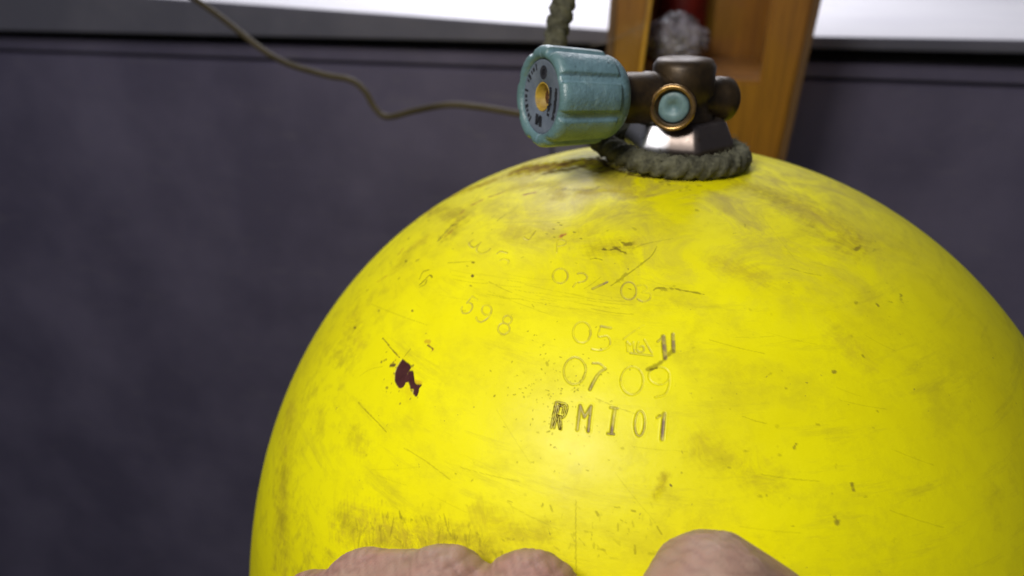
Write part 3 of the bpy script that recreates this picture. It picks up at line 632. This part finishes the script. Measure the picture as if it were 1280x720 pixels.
part('fall', tube('fall', fall, [.0026,.0026,.0028,.0032,.0035,.0036,.0035,.0033,.0032], 16, False, 16, .04, (.42, 1300)), m_rope, rope)
# loose fibres
allf = tube('f', [(0,0,0),(0,0,.001)], .0001, 3, False, 2); bpy.data.meshes.remove(allf)
bm = bmesh.new()
def fibre(p0, d, L, r=.00007):
    p0 = Vector(p0); d = Vector(d).normalized(); pts = [p0]; 
    for k in range(3): d = (d+Vector(RNG.normal(size=3))*.35).normalized(); pts.append(pts[-1]+d*L/3)
    prev = None
    for q in pts:
        ring = [bm.verts.new(q+Vector((math.cos(a), math.sin(a)*.6, math.sin(a)))*r) for a in (0, 2.1, 4.2)]
        if prev:
            for i in range(3): bm.faces.new((prev[i], prev[(i+1) % 3], ring[(i+1) % 3], ring[i]))
        prev = ring
for k in range(1300):
    t = RNG.random()*2*PI; q = RNG.random()*2*PI; c_ = Vector((.0200*math.sin(t), -.0200*math.cos(t), HT+.0028))
    dr = Vector((math.sin(t)*math.cos(q), -math.cos(t)*math.cos(q), math.sin(q))); fibre(c_+dr*.0027, dr+Vector(RNG.normal(size=3))*.6, .0008+.0018*RNG.random())
fp = [Vector(q) for q in fall]
for k in range(1300):
    i = int(RNG.integers(2, len(fp)-1)); t = RNG.random(); c_ = fp[i].lerp(fp[i+1], t); q = RNG.random()*2*PI
    dr = Vector((math.cos(q), math.sin(q), 0)); fibre(c_+dr*.0028, dr+Vector(RNG.normal(size=3))*.7, .001+.002*RNG.random())
ff = part('loose_fibres', bm, m_rope, rope, False); ff['kind'] = 'stuff'

# ------------------------------------------------------------------ thin cable on the left
m_cab = worn('cable_sheath', (.042,.031,.012), (.075,.058,.03), 40, .6)
m_cab.node_tree.nodes['Principled BSDF'].inputs['Specular IOR Level'].default_value = .25
YC = .16
cp = [(150,-60),(260,10),(340,70),(400,92),(438,100),(456,114),(468,134),(484,146),(520,138),(560,131),(600,134),(648,142),(690,150),(730,172),(790,200)]
o = part('cable', tube('cable', [at(x, y, YC+.0*x) for x, y in cp], .0018, 12, False, 10), m_cab, None)
tag(o, 'thin bent olive brown cable running left from behind the teal handwheel', 'cable')
m_thread = worn('thin_thread', (.25,.20,.15), (.14,.10,.08), 60, .6)
for pts, lb in (([(738,57),(760,52),(790,38),(806,26),(812,-30)], 'thin thread slanting up across the orange upright of the rack'), ):
    o = part('thread', tube('thread', [at(x, y, YR-.006) for x, y in pts], .00028, 6, False, 8), m_thread, None); tag(o, lb, 'thread')

# ================================================================== HAND
def surfp(x, y, h):
    az, s, _ = hit(x, y); q = surf(np.array(az), np.array(s)); rho = math.hypot(q[0], q[1])
    n1 = (rho/RT)**(NE-1)/RT; n2 = (max(q[2], 0)/HT)**(NE-1)/HT; l_ = math.hypot(n1, n2)
    return Vector(q)+Vector((n1/l_*math.sin(az), -n1/l_*math.cos(az), n2/l_))*h
hbm = bmesh.new()
def cap(a, b, ra, rb, fl=1.):
    a, b = Vector(a), Vector(b); n_ = 9
    for i in range(n_):
        t = i/(n_-1); r = ra+(rb-ra)*t
        bmesh.ops.create_icosphere(hbm, subdivisions=2, radius=r, matrix=Matrix.Translation(a.lerp(b, t)))
def chain(J, Rr):
    for i in range(len(J)-1): cap(J[i], J[i+1], Rr[i], Rr[i+1])
person = empty('person', (-.06, -.19, .02), 'person whose bare hand with bent knuckles rests against the lower front of the yellow cylinder', 'person')
#           px x, y at knuckle      radius
mm_ = 1/4900.
def finger(kx, ky, r, lean, h=None, tipx=None):
    """knuckle (PIP) bulging towards the camera, fingertip curled down onto the tank"""
    h = h or r*1.02
    pip = surfp(kx, ky+r/mm_*.98, h)
    pip2 = pip+Vector((lean*.3, 0, -.004))
    dip = surfp(kx, ky+r/mm_*1.0, h)+Vector((lean*.9+.006, -.004, -.024))
    mcp = pip+Vector((lean, -.020, -.040))
    return pip, dip, mcp
fins = [finger(682, 681, .0128, -.012), finger(590, 673, .0134, -.010), finger(504, 675, .0126, -.006), finger(436, 700, .0108, 0)]
wrist = Vector((-.085, -.150, -.035)); 
mcps = []
for i, (pip, dip, mcp) in enumerate(fins):
    r = (.0128,.0134,.0126,.0108)[i]; mcps.append(mcp)
    chain([mcp, mcp.lerp(pip, .5), pip], [r*1.12, r*1.0, r*1.0])
    tip = dip+Vector((.010, .004, -.010)); chain([pip, dip, tip], [r*1.0, r*.9, r*.72])
cap(fins[1][0], fins[2][0], .0122, .0118); cap(fins[2][0], fins[3][0], .0098, .0096)
for i in range(3):
    cap(mcps[i], mcps[i+1], .0128, .0125)
    cap(mcps[i].lerp(wrist, .5), mcps[i+1].lerp(wrist, .5), .0150, .0145)
for q in mcps: cap(q, wrist, .0130, .0190)
cap(wrist, wrist+Vector((-.06, -.06, -.20)), .024, .036)
# thumb lies along the right, pointing up
tb0 = mcps[0]+Vector((.020, .0, -.018)); t1_, t2_, t3_ = surfp(838, 790, .022), surfp(876, 732, .0152), surfp(935, 750, .0110)
chain([wrist.lerp(mcps[0], .45), tb0, t1_], [.0190, .0165, .0150]); chain([t1_, t2_, t3_], [.0150, .0147, .0112])
hm = bpy.data.meshes.new('hand_raw'); hbm.to_mesh(hm); hbm.free()
ho = bpy.data.objects.new('hand_raw', hm); COL.objects.link(ho)
md = ho.modifiers.new('r', 'REMESH'); md.mode = 'VOXEL'; md.voxel_size = .0008; md.use_smooth_shade = True
ms = ho.modifiers.new('s', 'SMOOTH'); ms.factor = .6; ms.iterations = 16
dg = bpy.context.evaluated_depsgraph_get(); hme = bpy.data.meshes.new_from_object(ho.evaluated_get(dg))
bpy.data.objects.remove(ho); bpy.data.meshes.remove(hm)
# skin creases across the knuckles
co = np.empty(len(hme.vertices)*3, 'f4'); hme.vertices.foreach_get('co', co); co = co.reshape(-1, 3).astype(float)
no = np.empty_like(co, dtype='f4'); hme.vertices.foreach_get('normal', no.ravel()) if False else None
nor = np.array([v.normal[:] for v in hme.vertices])
crease = np.zeros(len(co))
for pip, dip, mcp in fins+[(t2_, t3_, t1_)]:
    ax_ = np.array((pip-mcp).normalized()); P0 = np.array(pip)
    rel = co-P0; al = rel@ax_; dist = np.linalg.norm(rel, axis=1)
    m_ = np.exp(-(dist/.016)**4)
    for off in (-.001, .002, .0045, .0068, .0088, .0104, .0116):
        j_ = off+.0006*np.sin(co[:,0]*1400+off*3000)
        crease = np.maximum(crease, m_*np.exp(-((al-j_)/.00045)**2))
        co -= nor*(m_*.00034*np.exp(-((al-j_)/.00040)**2))[:, None]
hme.vertices.foreach_set('co', co.astype('f4').ravel()); hme.update()
ca_ = hme.attributes.new('crease', 'FLOAT', 'POINT'); ca_.data.foreach_set('value', crease.astype('f4'))
m_skin, nt, p = mat('skin', (.42,.25,.19), .52)
p.inputs['Subsurface Weight'].default_value = .12; p.inputs['Subsurface Scale'].default_value = .004
p.inputs['Subsurface Radius'].default_value = (1,.35,.2)
c = mix(nt, ramp(nt, noise(nt, 55, 5, .6), [(.35, 0.), (.68, 1.)]), (.34,.225,.165), (.37,.195,.16))
c = mix(nt, mul(nt, ramp(nt, noise(nt, 160, 6, .7, stretch=((1,1,3),(0,.3,0))), [(.5, 0.), (.7, 1.)]), .35), c, (.24,.13,.10))
c = mix(nt, mul(nt, attr('crease'), .55), c, (.15,.07,.05))  # crease shade put into the skin colour as well as the relief
nt.links.new(c, p.inputs['Base Color'])
vo = N(nt, 'ShaderNodeTexVoronoi', feature='DISTANCE_TO_EDGE'); vo.inputs['Scale'].default_value = 900
tc = N(nt, 'ShaderNodeTexCoord'); mp = N(nt, 'ShaderNodeMapping'); mp.inputs['Scale'].default_value = (1, 1, 2.2)
nt.links.new(tc.outputs['Object'], mp.inputs[0]); nt.links.new(mp.outputs[0], vo.inputs['Vector'])
bump(nt, p, ramp(nt, vo.outputs['Distance'], [(0., 0.), (.25, 1.)]), .18, .0002)
part('hand', hme, m_skin, person)
